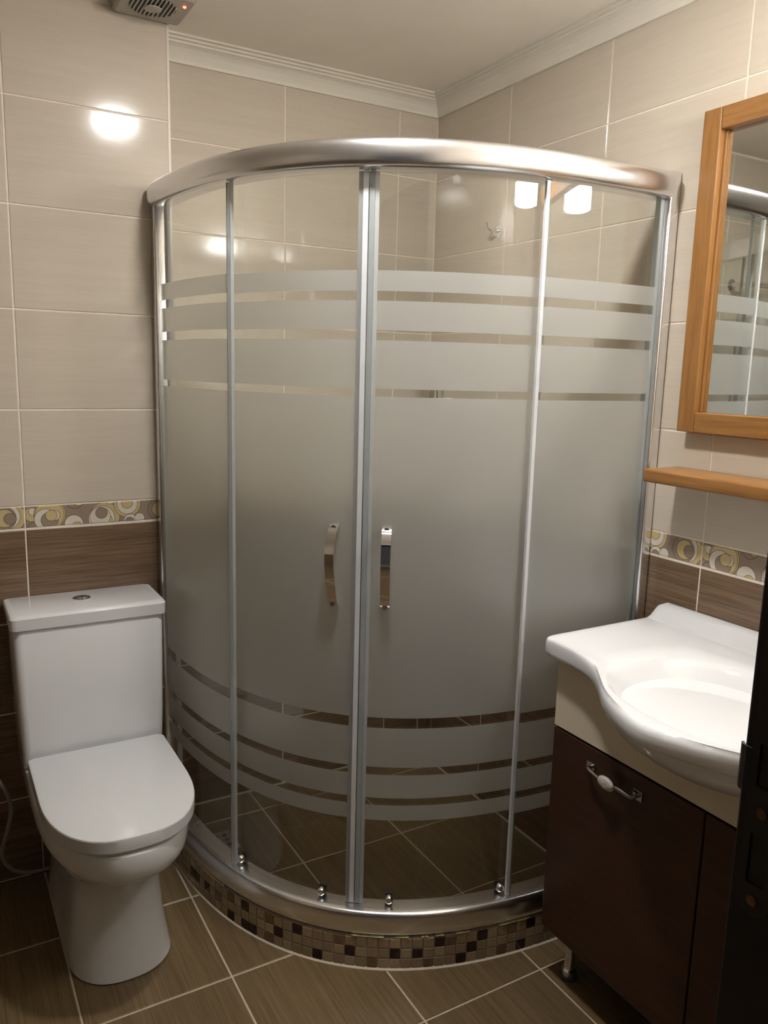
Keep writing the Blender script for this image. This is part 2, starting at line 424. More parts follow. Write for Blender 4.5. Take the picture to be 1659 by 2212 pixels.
# doorway frame with strike plate
dr = empty('door_1', (DX1, YF, 0)); tag(dr, 'dark brown wooden door frame with metal strike plate at the right edge', 'door frame', kind='structure')
def dl(lo, hi): # world -> door frame local
    return tuple(a-b for a, b in zip(lo, (DX1, YF, 0))), tuple(a-b for a, b in zip(hi, (DX1, YF, 0)))
part('jamb', boxbm(*dl((DX1, YF-T-.03, 0), (DX1+.03, YF, 2.05)), .002), dr, 'jamb_wood')
part('jamb', boxbm(*dl((DX0-.03, YF-T-.03, 0), (DX0, YF, 2.05)), .002), dr, 'jamb_wood')
part('jamb_head', boxbm(*dl((DX0-.03, YF-T-.03, 2.05), (DX1+.03, YF, 2.08)), .002), dr, 'jamb_wood')
part('door_stop', boxbm(*dl((DX1-.012, YF-T-.03, 0), (DX1, YF-.085, 2.05)), .002), dr, 'jamb_wood')
def strike():
    t = .0022; x = -t
    # plate with rounded ends and two rectangular bolt holes, built from a grid of strips
    bm = bmesh.new()
    y0, y1 = -.0335, -.0075; zb, zt = 1.040, 1.255; r = (y1-y0)/2; yc = (y0+y1)/2
    holes = [(1.064, 1.102), (1.138, 1.170)]; hy0, hy1 = y0+.006, y1-.006
    def quad(a0, a1, b0, b1): boxbm((x, a0, b0), (0, a1, b1), bm=bm)
    edges = [zb+r] + [v for h in holes for v in h] + [zt-r]
    for i in range(len(edges)-1):
        if i % 2 == 0: quad(y0, y1, edges[i], edges[i+1])
        else: quad(y0, hy0, edges[i], edges[i+1]); quad(hy1, y1, edges[i], edges[i+1])
    for zc, sg in ((zb+r, -1), (zt-r, 1)):
        ring = [(yc+r*math.cos(a), zc+sg*r*math.sin(a)) for a in [math.pi*k/14 for k in range(15)]]
        loft([[(x, a, b) for a, b in ring], [(0, a, b) for a, b in ring]], bm=bm)
    pl = part('strike_plate', bm, dr, 'dark_steel'); pl['label'] = 'dull metal strike plate with bolt holes'
    lip = [(x, y1-.001), (x-.0005, y1+.004), (x+.001, y1+.0085), (x+.004, y1+.0115)]
    def lipring(zv):
        return [(a, b, zv) for a, b in lip] + [(a+.002, b-.0008, zv) for a, b in reversed(lip)]
    part('strike_lip', loft([lipring(v) for v in (1.130, 1.133, 1.160, 1.164)]), pl, 'dark_steel')
    for a, b in holes: part('bolt_hole', boxbm((-.0004, hy0+.0003, a+.0003), (.0, hy1-.0003, b-.0003)), pl, 'black')
    for zc in (1.052, 1.120): part('screw', lathe([(.0042, x), (.004, x-.0008), (.0015, x-.0012)], (0, yc, zc), 'x', 14), pl, 'brass', True, 40)
strike()

# ------------------------------------------------------------------ shower plan curve (superellipse quarter around the corner)
CA, CB, CN = 1.004, 1.044, 3.0
def plan():
    t = np.linspace(0.0, math.pi/2, 6001)
    x = XR - CA*np.cos(t)**(2/CN); y = YB - CB*np.sin(t)**(2/CN)
    k = y <= YS; x, y = x[k], y[k]
    x = np.concatenate([[x[0]], x]); y = np.concatenate([[YS], y])
    s = np.concatenate([[0], np.cumsum(np.hypot(np.diff(x), np.diff(y)))])
    return s, x, y
PS, PX, PY = plan(); LEN = float(PS[-1])
def at(s, off=0.0):
    s = min(max(s, 0.0), LEN); h = .004
    a, b = max(s-h, 0), min(s+h, LEN)
    tx = np.interp(b, PS, PX)-np.interp(a, PS, PX); ty = np.interp(b, PS, PY)-np.interp(a, PS, PY)
    L = math.hypot(tx, ty); tx, ty = tx/L, ty/L
    return (float(np.interp(s, PS, PX)) - ty*off, float(np.interp(s, PS, PY)) + tx*off, tx, ty)   # inward normal = (-ty, tx)
def s_at_x(x): 
    return float(PS[np.argmin(np.abs(PX-x) + 10*(PY > 2.2))])
def clampx(x, y):
    return min(x, XR), min(y, YS)
def sweep(profile, s0, s1, n, bm=None):
    rings = []
    for i in range(n+1):
        s = s0+(s1-s0)*i/n; ring = []
        for off, zv in profile:
            x, y, _, _ = at(s, off)
            if s <= .03: y = min(y, YS)
            ring.append((min(x, XR-.0002), min(y, YS-.0002) if x < XE else y, zv))
        rings.append(ring)
    return loft(rings, bm=bm)

# ------------------------------------------------------------------ shower curb with mosaic tiles
CURB_H = .0855
cu = part('shower_curb', sweep([(.0015, 0), (.085, 0), (.085, CURB_H-.001), (.0015, CURB_H-.001)], 0, LEN, 90), None, 'floor_grout')
tag(cu, 'curved low curb faced with small tan and maroon mosaic tiles under the shower', 'shower curb')
part('grout_bead', sweep([(-.0035, .0), (.001, .0), (.001, .0055), (-.0015, .004)], .002, LEN-.002, 90), cu, 'grout')
_b = boxbm((-.0125, -.0012, 0), (.0125, .002, .0248), .0008, 1); _mos = {}
for nm in ('mosaic_tan', 'mosaic_sand', 'mosaic_rose', 'mosaic_mid', 'mosaic_dark'):
    me = bpy.data.meshes.new('mosaic_tile'); _b.to_mesh(me); me.materials.append(M[nm]); _mos[nm] = me
_b.free()
PITCH = .0270
NCOL = int(LEN/PITCH)
DARK = {(9, 1), (10, 1), (12, 1), (18, 2), (16, 0), (18, 0), (19, 0), (22, 1), (24, 2), (26, 0), (29, 1), (33, 1), (35, 1), (37, 2), (39, 0), (40, 1), (41, 2), (45, 0), (46, 2)}
MID = {(21, 0), (21, 2), (16, 2), (28, 2), (31, 0), (43, 0), (36, 0), (38, 2), (44, 2), (6, 2), (14, 1), (48, 1)}
for c in range(NCOL):
    s = (c+.5)*LEN/NCOL
    x, y, tx, ty = at(s)
    for r in range(3):
        if (c, r) in DARK: k = 'mosaic_dark'
        elif (c, r) in MID: k = 'mosaic_mid'
        else: k = random.choice(['mosaic_tan', 'mosaic_tan', 'mosaic_sand', 'mosaic_rose', 'mosaic_tan', 'mosaic_sand'])
        m = Matrix(((tx, -ty, 0, x), (ty, tx, 0, y), (0, 0, 1, .0050+.0265*r), (0, 0, 0, 1)))
        o = bpy.data.objects.new('mosaic_tile', _mos[k]); o.matrix_local = m; link(o, cu)

# ------------------------------------------------------------------ shower enclosure
se = empty('shower_enclosure', (XR-.5, YB-.5, CURB_H)); EL = Vector(se.location)
tag(se, 'curved corner shower enclosure with aluminium rails and banded frosted glass', 'shower cabin')
def local(o): # mesh built in world coordinates -> keep place under the enclosure empty
    o.matrix_parent_inverse = Matrix.Translation(-EL); return o
def epart(name, bm, mat=None, parent=None, **kw):
    o = part(name, bm, parent or se, mat, **kw)
    if parent is None: local(o)
    return o
# wall profiles
ZT0, ZT1 = 1.826, 1.884
TRK0, TRK1 = CURB_H+.002, .150
x0c, y0c, _, _ = at(0.0, .028)
def channel(lo, hi, axis):
    bm = boxbm(lo, hi, .004, 3); return bm
wp = epart('wall_profile', boxbm((x0c-.019, YS-.036, CURB_H), (x0c+.013, YS-.0005, 1.872), .005, 3), 'aluminium', smooth=True, auto=35)
part('profile_lip', boxbm((x0c+.0135, YS-.046, CURB_H), (x0c+.0215, YS-.014, 1.83), .002), wp, 'seal_light')
xr_, yr_, _, _ = at(LEN, .028)
wp2 = epart('wall_profile', boxbm((XR-.034, yr_-.020, CURB_H), (XR-.0005, yr_+.014, 1.888), .006, 3), 'aluminium', smooth=True, auto=35)
part('profile_lip', boxbm((XR-.048, yr_-.006, CURB_H), (XR-.0342, yr_+.010, 1.83), .002), wp2, 'seal_plastic')
# top rail: bulging rounded section; bottom track likewise
def rounded(o0, o1, z0, z1, bul, n=9):
    """closed section: rounded outer face, flat inner face"""
    pts = [(o1, z0), (o1, z1)]
    for i in range(n+1):
        a = math.pi/2 - math.pi*i/n
        c_, s_ = abs(math.cos(a))**.52, math.copysign(abs(math.sin(a))**.72, math.sin(a))
        pts.append((o0+bul - bul*c_, (z0+z1)/2 + (z1-z0)/2*s_))
    return pts
epart('top_rail', sweep(rounded(-.006, .052, ZT0, ZT1, .026, 14), .030, LEN-.0345, 110), 'aluminium', smooth=True, auto=40)
epart('bottom_track', sweep(rounded(-.004, .052, TRK0, TRK1, .020, 14), .036, LEN-.034, 110), 'aluminium', smooth=True, auto=40)
epart('track_lip', sweep([(.010, CURB_H-.0004), (.045, CURB_H-.0004), (.045, TRK0), (.010, TRK0)], .036, LEN-.034, 80), 'rubber')
# uneven sealant squeezed out under the track
def sealant(s0, s1):
    n = max(4, int((s1-s0)/.008)); rings = []
    for i in range(n+1):
        s = s0+(s1-s0)*i/n; h = random.uniform(.35, 1.0)
        x0, y0, tx, ty = at(s, .0); rings.append([(x0-ty*a, y0+tx*a, zv) for a, zv in
                    ((.004, CURB_H-.0002), (-.0035*h+.001, CURB_H-.0002), (-.004*h+.0005, CURB_H+.003*h), (.003, CURB_H+.0045*h), (.009, CURB_H+.0015))])
    return loft(rings)
for a, b in ((.12, .42), (.805, .885), (.91, .945), (.975, .992), (1.01, 1.03), (1.06, 1.095), (1.175, 1.265)):
    epart('sealant_bead', sealant(a, b), 'sealant', smooth=True)

FROST = [(.371, .410), (.428, .487), (.506, .604), (.629, 1.365), (1.382, 1.484), (1.505, 1.566), (1.586, 1.628)]
def pane(s0, s1, off, z0, z1, thick=.005):
    zs = sorted({z0, z1, *[v for f in FROST for v in f if z0 < v < z1]})
    n = max(10, int((s1-s0)/.012)); bm = bmesh.new(); grid = {}
    for i in range(n+1):
        s = s0+(s1-s0)*i/n
        for k, o_ in enumerate((off, off+thick)):
            x, y, _, _ = at(s, o_)
            for j, zv in enumerate(zs): grid[i, j, k] = bm.verts.new((x, y, zv))
    nz = len(zs)-1
    for i in range(n):
        for j in range(nz):
            f = bm.faces.new((grid[i, j, 0], grid[i+1, j, 0], grid[i+1, j+1, 0], grid[i, j+1, 0])); zm = (zs[j]+zs[j+1])/2
            f.smooth = True
            if any(a < zm < b for a, b in FROST): f.material_index = 1
            f = bm.faces.new((grid[i, j, 1], grid[i, j+1, 1], grid[i+1, j+1, 1], grid[i+1, j, 1])); f.smooth = True
        bm.faces.new((grid[i, 0, 0], grid[i, 0, 1], grid[i+1, 0, 1], grid[i+1, 0, 0]))
        bm.faces.new((grid[i, nz, 0], grid[i+1, nz, 0], grid[i+1, nz, 1], grid[i, nz, 1]))
    for j in range(nz):
        bm.faces.new((grid[0, j, 0], grid[0, j+1, 0], grid[0, j+1, 1], grid[0, j, 1]))
        bm.faces.new((grid[n, j, 0], grid[n, j, 1], grid[n, j+1, 1], grid[n, j+1, 0]))
    me = bpy.data.meshes.new('pane'); bm.to_mesh(me); bm.free(); me.set_sharp_from_angle(angle=math.radians(30))
    me.materials.append(M['clear_glass']); me.materials.append(M['frosted_glass'])
    return me
ZG0, ZG1 = TRK1+.002, ZT0-.002
S1, S2, S3 = s_at_x(.612), s_at_x(.815), s_at_x(1.183)
def strip(s0, s1, o0, o1, z0=ZG0, z1=ZG1): return sweep([(o0, z0), (o1, z0), (o1, z1), (o0, z1)], s0, s1, 3)
def glass_part(name, s0, s1, off, parent=None):
    o = bpy.data.objects.new(name, pane(s0, s1, off, ZG0, ZG1)); link(o, se); local(o); return o
def sub(name, bm, par, mat, **kw):
    o = part(name, bm, par, mat, **kw); return o
fl_ = glass_part('fixed_panel', .052, S1, .016); fl_['label'] = 'fixed curved glass panel by the toilet wall'
sub('edge_strip', strip(S1+.0005, S1+.0115, .0145, .0235), fl_, 'seal_clear')
sub('edge_line', strip(S1-.0025, S1+.0003, .0135, .0155), fl_, 'seal_plastic')
fr_ = glass_part('fixed_panel', S3, LEN-.050, .016); fr_['label'] = 'fixed curved glass panel by the mirror wall'
sub('edge_strip', strip(S3-.0085, S3-.0005, .0145, .0235), fr_, 'seal_light')
def bead(o0, o1): return [(o0, ZG0), (o1, ZG0), (o1, ZG1), (o0, ZG1)]
def door(s0, s1, meet):
    d = glass_part('sliding_door', s0, s1, .034)
    if meet == 'end':
        sub('seal_strip', strip(s1-.010, s1+.0002, .0305, .0338), d, 'seal_dim'); hs = s1-.052
        sub('magnet_profile', sweep(bead(.0285, .043), s1+.0006, s1+.0122, 8), d, 'seal_light', smooth=True, auto=50)
        sub('rear_strip', strip(s0-.0045, s0-.0005, .033, .041), d, 'seal_dim')
    else:
        sub('seal_strip', strip(s0-.0002, s0+.009, .0305, .0338), d, 'seal_clear'); hs = s0+.045
        sub('magnet_profile', sweep(bead(.0285, .043), s0-.0122, s0-.0006, 8), d, 'seal_plastic', smooth=True, auto=50)
        sub('rear_strip', strip(s1+.0005, s1+.0045, .033, .041), d, 'seal_dim')
    # bow handle: flat chrome strip leaving the glass at both ends, fullest below the middle
    rings = []
    n = 28; za, zb_ = 1.080, .893
    for i in range(n+1):
        t = i/n; zv = za+(zb_-za)*t
        o_ = .030 - .034*math.sin(math.pi*min(1, t**.88))**.75 - .004*math.sin(2*math.pi*t)
        if i in (0, n): o_ = .0335
        x, y, tx, ty = at(hs, 0)
        th = .0045; hw = .0105
        ring = []
        for a, b in ((-hw, 0), (hw, 0), (hw, th), (-hw, th)):
            ring.append((x + tx*a - ty*(o_-th+b), y + ty*a + tx*(o_-th+b), zv))
        rings.append(ring)
    h = sub('handle', loft(rings), d, 'chrome', smooth=True, auto=30); h['label'] = 'bowed chrome strip handle'
    for zv in (1.074, .899):
        x, y, tx, ty = at(hs, .0325); 
        sub('handle_post', lathe([(.006, -.014), (.006, .0014)], (0, 0, 0), 'y', 14), d, 'chrome', smooth=True, auto=40).matrix_local = Matrix(((tx, -ty, 0, x), (ty, tx, 0, y), (0, 0, 1, zv), (0, 0, 0, 1)))
    for s in (s0+.028, s1-.075 if meet == 'end' else s1-.030) if meet == 'end' else (s0+.075, s1-.030):
        x, y, tx, ty = at(s, .034)
        mtx = Matrix(((tx, -ty, 0, x), (ty, tx, 0, y), (0, 0, 1, ZG0+.014), (0, 0, 0, 1)))
        k = sub('roller_knob', lathe([(.0105, 0), (.0105, -.007), (.008, -.0115), (.005, -.013)], (0, 0, 0), 'y', 18), d, 'chrome', smooth=True, auto=35); k.matrix_local = mtx
        k2 = sub('roller_block', boxbm((-.009, .0055, -.013), (.009, .014, .012), .002), d, 'rubber'); k2.matrix_local = mtx
    return d
dl_ = door(S1-.012, S2-.0135, 'end'); dl_['label'] = 'left sliding glass door with chrome handle'
dr_ = door(S2+.0135, S3+.012, 'start'); dr_['label'] = 'right sliding glass door with chrome handle'

# ------------------------------------------------------------------ things inside the shower
dn = empty('floor_drain', (.70, 2.15, 0)); tag(dn, 'small square metal floor drain inside the shower near the toilet wall', 'drain')
part('plate', boxbm((-.05, -.05, 0), (.05, .05, .003), .001), dn, 'steel')
for i in range(3):
    for j in range(3):
        part('drain_hole', lathe([(.007, .003), (.007, .0034)], ((i-1)*.026, (j-1)*.026, 0), 'z', 12), dn, 'black')
hk = empty('glint_hook', (XR, 2.03, 1.845)); tag(hk, 'small round chrome hook added for a lamp glint in the shower glass', 'hook')  # added hook, stands in for a lamp reflection in the glass
part('flange', lathe([(.021, -.0005), (.021, -.004), (.018, -.007), (.009, -.008)], (0, 0, 0), 'x', 24), hk, 'chrome', True, 40)
part('peg', tube([(-.006, 0, 0), (-.03, 0, -.002), (-.042, 0, .006), (-.046, 0, .02)], [.007, .006, .006, .007]), hk, 'chrome', True, 50)
mx_ = empty('shower_mixer', (XR, 2.205, .98)); tag(mx_, 'chrome shower mixer with hose and hand shower behind the frosted glass', 'shower mixer')
part('body', lathe([(.0, -.07), (.022, -.07), (.024, -.06), (.024, .06), (.022, .07), (.0, .07)], (-.06, 0, 0), 'y', 20), mx_, 'chrome', True, 40)
for sy in (-.05, .05):
    part('inlet', lathe([(.030, -.0005), (.030, -.006), (.016, -.012), (.016, -.05)], (0, sy, 0), 'x', 20), mx_, 'chrome', True, 40)
part('lever', tube([(-.06, 0, .022), (-.075, 0, .05), (-.13, 0, .075)], [.012, .009, .007]), mx_, 'chrome', True, 50)
hp = spline([(-.06, 0, -.022), (-.062, .0, -.3), (-.06, -.005, -.7), (-.058, .02, -.86), (-.058, .045, -.82), (-.05, .05, -.5), (-.045, .05, .05), (-.05, .05, .30)], 40)
part('hose', tube(hp, [.0068 if i % 2 else .0056 for i in range(len(hp))], 8), mx_, 'chrome', True, 80)
part('hand_shower', tube([(-.05, .05, .30), (-.05, .05, .42), (-.075, .05, .45), (-.10, .05, .445)], [.011, .013, .02, .036], 16), mx_, 'chrome', True, 50)
part('holder', boxbm((-.065, .035, .33), (-.0005, .065, .355), .004), mx_, 'chrome')

# ------------------------------------------------------------------ toilet
TX = .342
to = empty('toilet', (TX, 1.95, 0)); tag(to, 'white close-coupled toilet with closed lid beside the shower', 'toilet')
TO = Vector(to.location)
def tp(name, bm, mat, **kw):
    bmesh.ops.translate(bm, verts=bm.verts, vec=-TO); return part(name, bm, to, mat, **kw)
def dshape(hw, yf, yb, zv, n=40, p=2.5, cx=TX, straight=.45, rb=.012):
    """flat back, straight sides, rounded front: ring at height zv"""
    ym = yf + (yb-yf)*(1-straight); ring = []
    for i in range(n+1):
        a = math.pi*i/n
        cx_, sx_ = math.cos(a), math.sin(a)
        ring.append((cx + hw*math.copysign(abs(cx_)**(2/p), cx_), ym - (ym-yf)*abs(sx_)**(2/p), zv))
    ring += [(cx-hw, yb-rb, zv), (cx-hw+rb*.3, yb-rb*.3, zv), (cx-hw+rb, yb, zv), (cx+hw-rb, yb, zv), (cx+hw-rb*.3, yb-rb*.3, zv), (cx+hw, yb-rb, zv)]
    return ring
# bowl and pedestal in one ceramic surface
secs = [(0, .118, 1.716, 2.18), (.004, .120, 1.712, 2.18), (.03, .116, 1.719, 2.18), (.10, .107, 1.738, 2.19), (.18, .103, 1.743, 2.20), (.235, .106, 1.733, 2.20),
        (.268, .115, 1.708, 2.205), (.290, .128, 1.672, 2.21), (.308, .145, 1.632, 2.21), (.322, .158, 1.604, 2.21), (.334, .1655, 1.590, 2.212), (.346, .1695, 1.582, 2.213), (.365, .1715, 1.578, 2.214), (.395, .172, 1.577, 2.215), (.4025, .1705, 1.5785, 2.215), (.405, .166, 1.584, 2.214)]
tp('bowl', loft([dshape(hw, yf, yb, zv, straight=.42 if zv > .29 else .72, p=2.35) for zv, hw, yf, yb in secs]), 'ceramic', smooth=True, auto=45)
def slab(zs, grow, yb, yf=1.578, hw=.168, straight=.45):
    return loft([dshape(hw-g, yf+g, yb, zv, straight=straight) for zv, g in zip(zs, grow)])
tp('seat', slab((.4065, .4075, .4135, .4145), (.007, .0055, .0055, .007), 2.028), 'white_plastic', smooth=True, auto=45)
tp('lid', slab((.4150, .4160, .4420, .4446, .4456), (.0015, .0003, 0, .0011, .0042), 2.034), 'white_plastic', smooth=True, auto=24)
for sx in (-.09, .09):
    tp('hinge', boxbm((TX+sx-.02, 2.029, .4055), (TX+sx+.02, 2.043, .436), .003), 'white_plastic')
# cistern: slightly tapering box with separate lid and button
def rrect(x0, x1, y0, y1, r, zv, n=5):
    out = []
    for cx, cy, a0 in ((x1-r, y1-r, 0), (x0+r, y1-r, 90), (x0+r, y0+r, 180), (x1-r, y0+r, 270)):
        for i in range(n+1):
            a = math.radians(a0+90*i/n); out.append((cx+r*math.cos(a), cy+r*math.sin(a), zv))
    return out
CY1 = YS-.004
tp('cistern', loft([rrect(.172, .512, 2.058, CY1, .018, .409), rrect(.168, .517, 2.050, CY1, .02, .415), rrect(.166, .520, 2.050, CY1, .02, .50), rrect(.161, .525, 2.054, CY1, .02, .765), rrect(.163, .523, 2.056, CY1, .02, .770)]), 'ceramic', smooth=True, auto=45)
cl = tp('cistern_lid', loft([rrect(.158, .528, 2.052, CY1, .016, .7705), rrect(.154, .531, 2.048, CY1, .016, .774), rrect(.153, .532, 2.047, CY1, .016, .802), rrect(.156, .529, 2.051, CY1, .015, .8075), rrect(.163, .522, 2.058, CY1-.006, .012, .8095)]), 'ceramic', smooth=True, auto=28)
for i, sx in enumerate((-1, 1)):
    ring = lambda zv, k: [(.337-TO.x + sx*(.001+ .0175*k*math.sin(a) if False else .001) + sx*k*.0185*abs(math.cos(a)), 2.155-TO.y + k*.0185*math.sin(a), zv) for a in [math.pi*(-.5)+math.pi*j/16 for j in range(17)]]
    part('flush_button', loft([ring(.8096, 1), ring(.8130, 1), ring(.8142, .9)]), cl, 'steel', True, 40)
part('button_ring', lathe([(.0225, .8096), (.0225, .8120), (.0205, .8120), (.0205, .8096)], (.337-TO.x, 2.155-TO.y, 0), 'z', 32), cl, 'chrome', True, 40)
# water hose looping beside the pedestal
hs_ = spline([(.055, 2.225, .33), (.085, 2.17, .375), (.117, 2.142, .347), (.139, 2.142, .276), (.128, 2.142, .21), (.112, 2.142, .155), (.119, 2.142, .115), (.145, 2.142, .085), (.185, 2.142, .070), (.225, 2.15, .066)], 10)
wh = part('water_hose', tube(hs_, .0052, 10), None, 'hose_grey', True); tag(wh, 'thin grey water hose looping down beside the toilet pedestal', 'hose')

# ------------------------------------------------------------------ extractor fan on the ceiling
fn = empty('extractor_fan', (.561, 2.150, ZC)); tag(fn, 'square plastic extractor fan with slotted grille on the ceiling above the toilet', 'fan')
part('housing', loft([rrect(-.084, .084, -.084, .084, .01, -.0), rrect(-.084, .084, -.084, .084, .01, -.020), rrect(-.078, .078, -.078, .078, .01, -.026)]), fn, 'fan_plastic', True, 30)
part('intake', lathe([(.056, -.0262), (.056, -.0266)], (-.004, .0, 0), 'z', 40), fn, 'black')
for i in range(11):
    x = -.050+.010*i; L = math.sqrt(max(0, .057**2-x*x))
    if L > .012: part('slat', boxbm((x-.004-.0022, -L, -.0295), (x-.004+.0022, L, -.0268), .0006, 1), fn, 'fan_plastic')
part('hub', lathe([(.021, -.0297), (.021, -.032), (.018, -.033)], (-.004, .0, 0), 'z', 24), fn, 'fan_plastic', True, 40)
part('indicator_light', lathe([(.004, -.0262), (.004, -.0275), (.0025, -.029)], (.062, -.043, 0), 'z', 12), fn, 'led_red', True)

# ------------------------------------------------------------------ washbasin
BY = .875
def outline():
    half = [(1.5535, 1.312), (1.40, 1.312), (1.25, 1.312), (1.196, 1.311), (1.180, 1.302), (1.1745, 1.285), (1.175, 1.25), (1.170, 1.20), (1.162, 1.158), (1.143, 1.116), (1.112, 1.070), (1.075, 1.022), (1.047, .975), (1.028, .930), (1.018, .895), (1.016, BY)]
    sp = spline([(x, y, 0) for x, y in half[3:]], 4)
    pts = [(x, y) for x, y in half[:3]] + [(p[0], p[1]) for p in sp]
    return pts + [(x, 2*BY-y) for x, y in reversed(pts[:-1])]
OUT = outline()
CX = 1.245
def ray_out(th):
    """distance from bowl centre to the basin outline along angle th (th=0 -> -x, positive to +y)"""
    dx, dy = -math.cos(th), math.sin(th); best = 9
    P = OUT + [OUT[0]]
    for (ax, ay), (bx, by) in zip(P[:-1], P[1:]):
        ex, ey = bx-ax, by-ay; den = dx*ey-dy*ex
        if abs(den) < 1e-9: continue
        t = ((ax-CX)*ey-(ay-BY)*ex)/den; u = ((ax-CX)*dy-(ay-BY)*dx)/den
        if t > 0 and -1e-6 <= u <= 1+1e-6: best = min(best, t)
    return best
def basin():
    n = 144; th = [2*math.pi*i/n for i in range(n)]
    # add exact corner directions
    for cx, cy in ((1.5535, 1.312), (1.5535, 2*BY-1.312), (1.1745, 1.300), (1.1745, 2*BY-1.300)):
        th.append(math.atan2(cy-BY, -(cx-CX)) % (2*math.pi))
    th = sorted(set(round(t, 5) for t in th))
    Ro = [ray_out(t) for t in th]
    def bowl_r(t):
        c, s = abs(math.cos(t)), abs(math.sin(t)); a = .176 if math.cos(t) > 0 else .172; b = .228; p = 2.35
        return ((c/a)**p + (s/b)**p)**(-1/p)
    Rb = [bowl_r(t) for t in th]
    zt = .845
    def ring(fn): return [(CX-math.cos(t)*r, BY+math.sin(t)*r, zv) for t, (r, zv) in ((t, fn(i)) for i, t in enumerate(th))]
    rings = []
    for k, dz in ((.04, -.118), (.2, -.1155), (.35, -.109), (.5, -.097), (.65, -.079), (.78, -.056), (.88, -.034), (.95, -.016), (1.0, -.0055), (1.04, -.0015)):
        rings.append(ring(lambda i, k=k, dz=dz: (min(Rb[i]*k, Rb[i]+.2*(Ro[i]-Rb[i])), zt+dz)))
    rings.append(ring(lambda i: (Rb[i]+(Ro[i]-Rb[i])*.30, zt-.0015)))
    rings.append(ring(lambda i: (Ro[i]-min(.028, .5*(Ro[i]-Rb[i])), zt)))
    for d, dz in ((.014, .0005), (.007, -.0015), (.002, -.006), (0, -.013), (.0, -.030), (.004, -.036), (.012, -.039)):
        rings.append(ring(lambda i, d=d, dz=dz: (Ro[i]-min(d, .22*(Ro[i]-Rb[i])), zt+dz)))
    rings.append(ring(lambda i: (Ro[i]*.6, zt-.039)))
    bm = loft(rings)
    # belly under the bowl
    br = []
    def ell(t, k):
        return k/math.sqrt((math.cos(t)/.192)**2 + (math.sin(t)/.256)**2)
    for k in range(0, 15):
        a = math.pi/2*(k/14)*.985; c = math.cos(a)
        br.append([(CX-math.cos(t)*r, BY+math.sin(t)*r, .8085-.103*math.sin(a)) for t, r in
                   ((t, min(ell(t, c), (Ro[i]-.011)*(1-.06*math.sin(a)))) for i, t in enumerate(th))])
    loft(br, bm=bm)
    # raised back lip with sloping ends
    prof = [(1.5535, .838), (1.497, .838), (1.503, .8465), (1.512, .851), (1.521, .860), (1.528, .872), (1.535, .8795), (1.5535, .881)]
    rr = []
    for y, k in ((1.3105, .1), (1.306, .55), (1.298, .85), (1.285, 1), (2*BY-1.285, 1), (2*BY-1.298, .85), (2*BY-1.306, .55), (2*BY-1.3105, .1)):
        rr.append([(x if k > .9 or zv < .85 else x, y, .838+(zv-.838)*k if zv > .8385 else zv) for x, zv in prof])
    loft(rr, bm=bm)
    return bm
VY0, VY1, VX = .470, 1.280, 1.205
ba = part('washbasin', basin(), None, 'basin_white', True, 42); tag(ba, 'white ceramic washbasin with bulging bowl front and raised back lip', 'washbasin')

# ------------------------------------------------------------------ vanity cabinet
va = empty('vanity_cabinet', (1.37, BY, 0)); VO = Vector(va.location); tag(va, 'dark brown vanity cabinet with cream top panel under the washbasin', 'cabinet')
def vp(name, bm, mat, **kw):
    bmesh.ops.translate(bm, verts=bm.verts, vec=-VO); return part(name, bm, va, mat, **kw)
def carcass():
    bm = bmesh.new(); x0, x1, z0, z1, t = VX+.020, XR-.004, .120, .635, .018
    boxbm((x0, VY0, z0), (x1, VY0+t, .804), bm=bm); boxbm((x0, VY1-t, z0), (x1, VY1, .804), bm=bm)
    boxbm((x0, VY0+t, z0), (x1, VY1-t, z0+t), bm=bm); boxbm((x1-t, VY0+t, z0+t), (x1, VY1-t, .66), bm=bm)
    boxbm((x0, VY0+t, z1-t), (x0+.06, VY1-t, z1), bm=bm)
    return bm
vp('carcass', carcass(), 'walnut')
# cream panel with a curved cut-out for the bowl
def cream():
    ys_ = [VY0+(VY1-VY0)*i/48 for i in range(49)]; f, b = [], []
    bot = .640
    def top(y):
        q = 1-((CX-VX)/.192)**2-((y-BY)/.256)**2
        return min(.803, (.8085-.103*math.sqrt(q)-.0012) if q > 0 else .803)
    def r(x): return [(x, y, bot) for y in ys_] + [(x, y, top(y)) for y in reversed(ys_)]
    bm = bmesh.new(); A_ = [[bm.verts.new(p) for p in r(x)] for x in (VX+.0005, VX+.018)]; m_ = len(A_[0]); k = len(ys_)
    for i in range(k-1):
        for ring in A_: bm.faces.new((ring[i], ring[i+1], ring[m_-2-i], ring[m_-1-i]))
    for i in range(m_): bm.faces.new((A_[0][i], A_[0][(i+1) % m_], A_[1][(i+1) % m_], A_[1][i]))
    return bm
vp('top_panel', cream(), 'cream_panel')
YM = .870
d1 = vp('cabinet_door', boxbm((VX, YM+.002, .132), (VX+.018, VY1, .634), .0015), 'walnut')
d2 = vp('cabinet_door', boxbm((VX, VY0, .132), (VX+.018, YM-.002, .634), .0015), 'walnut')
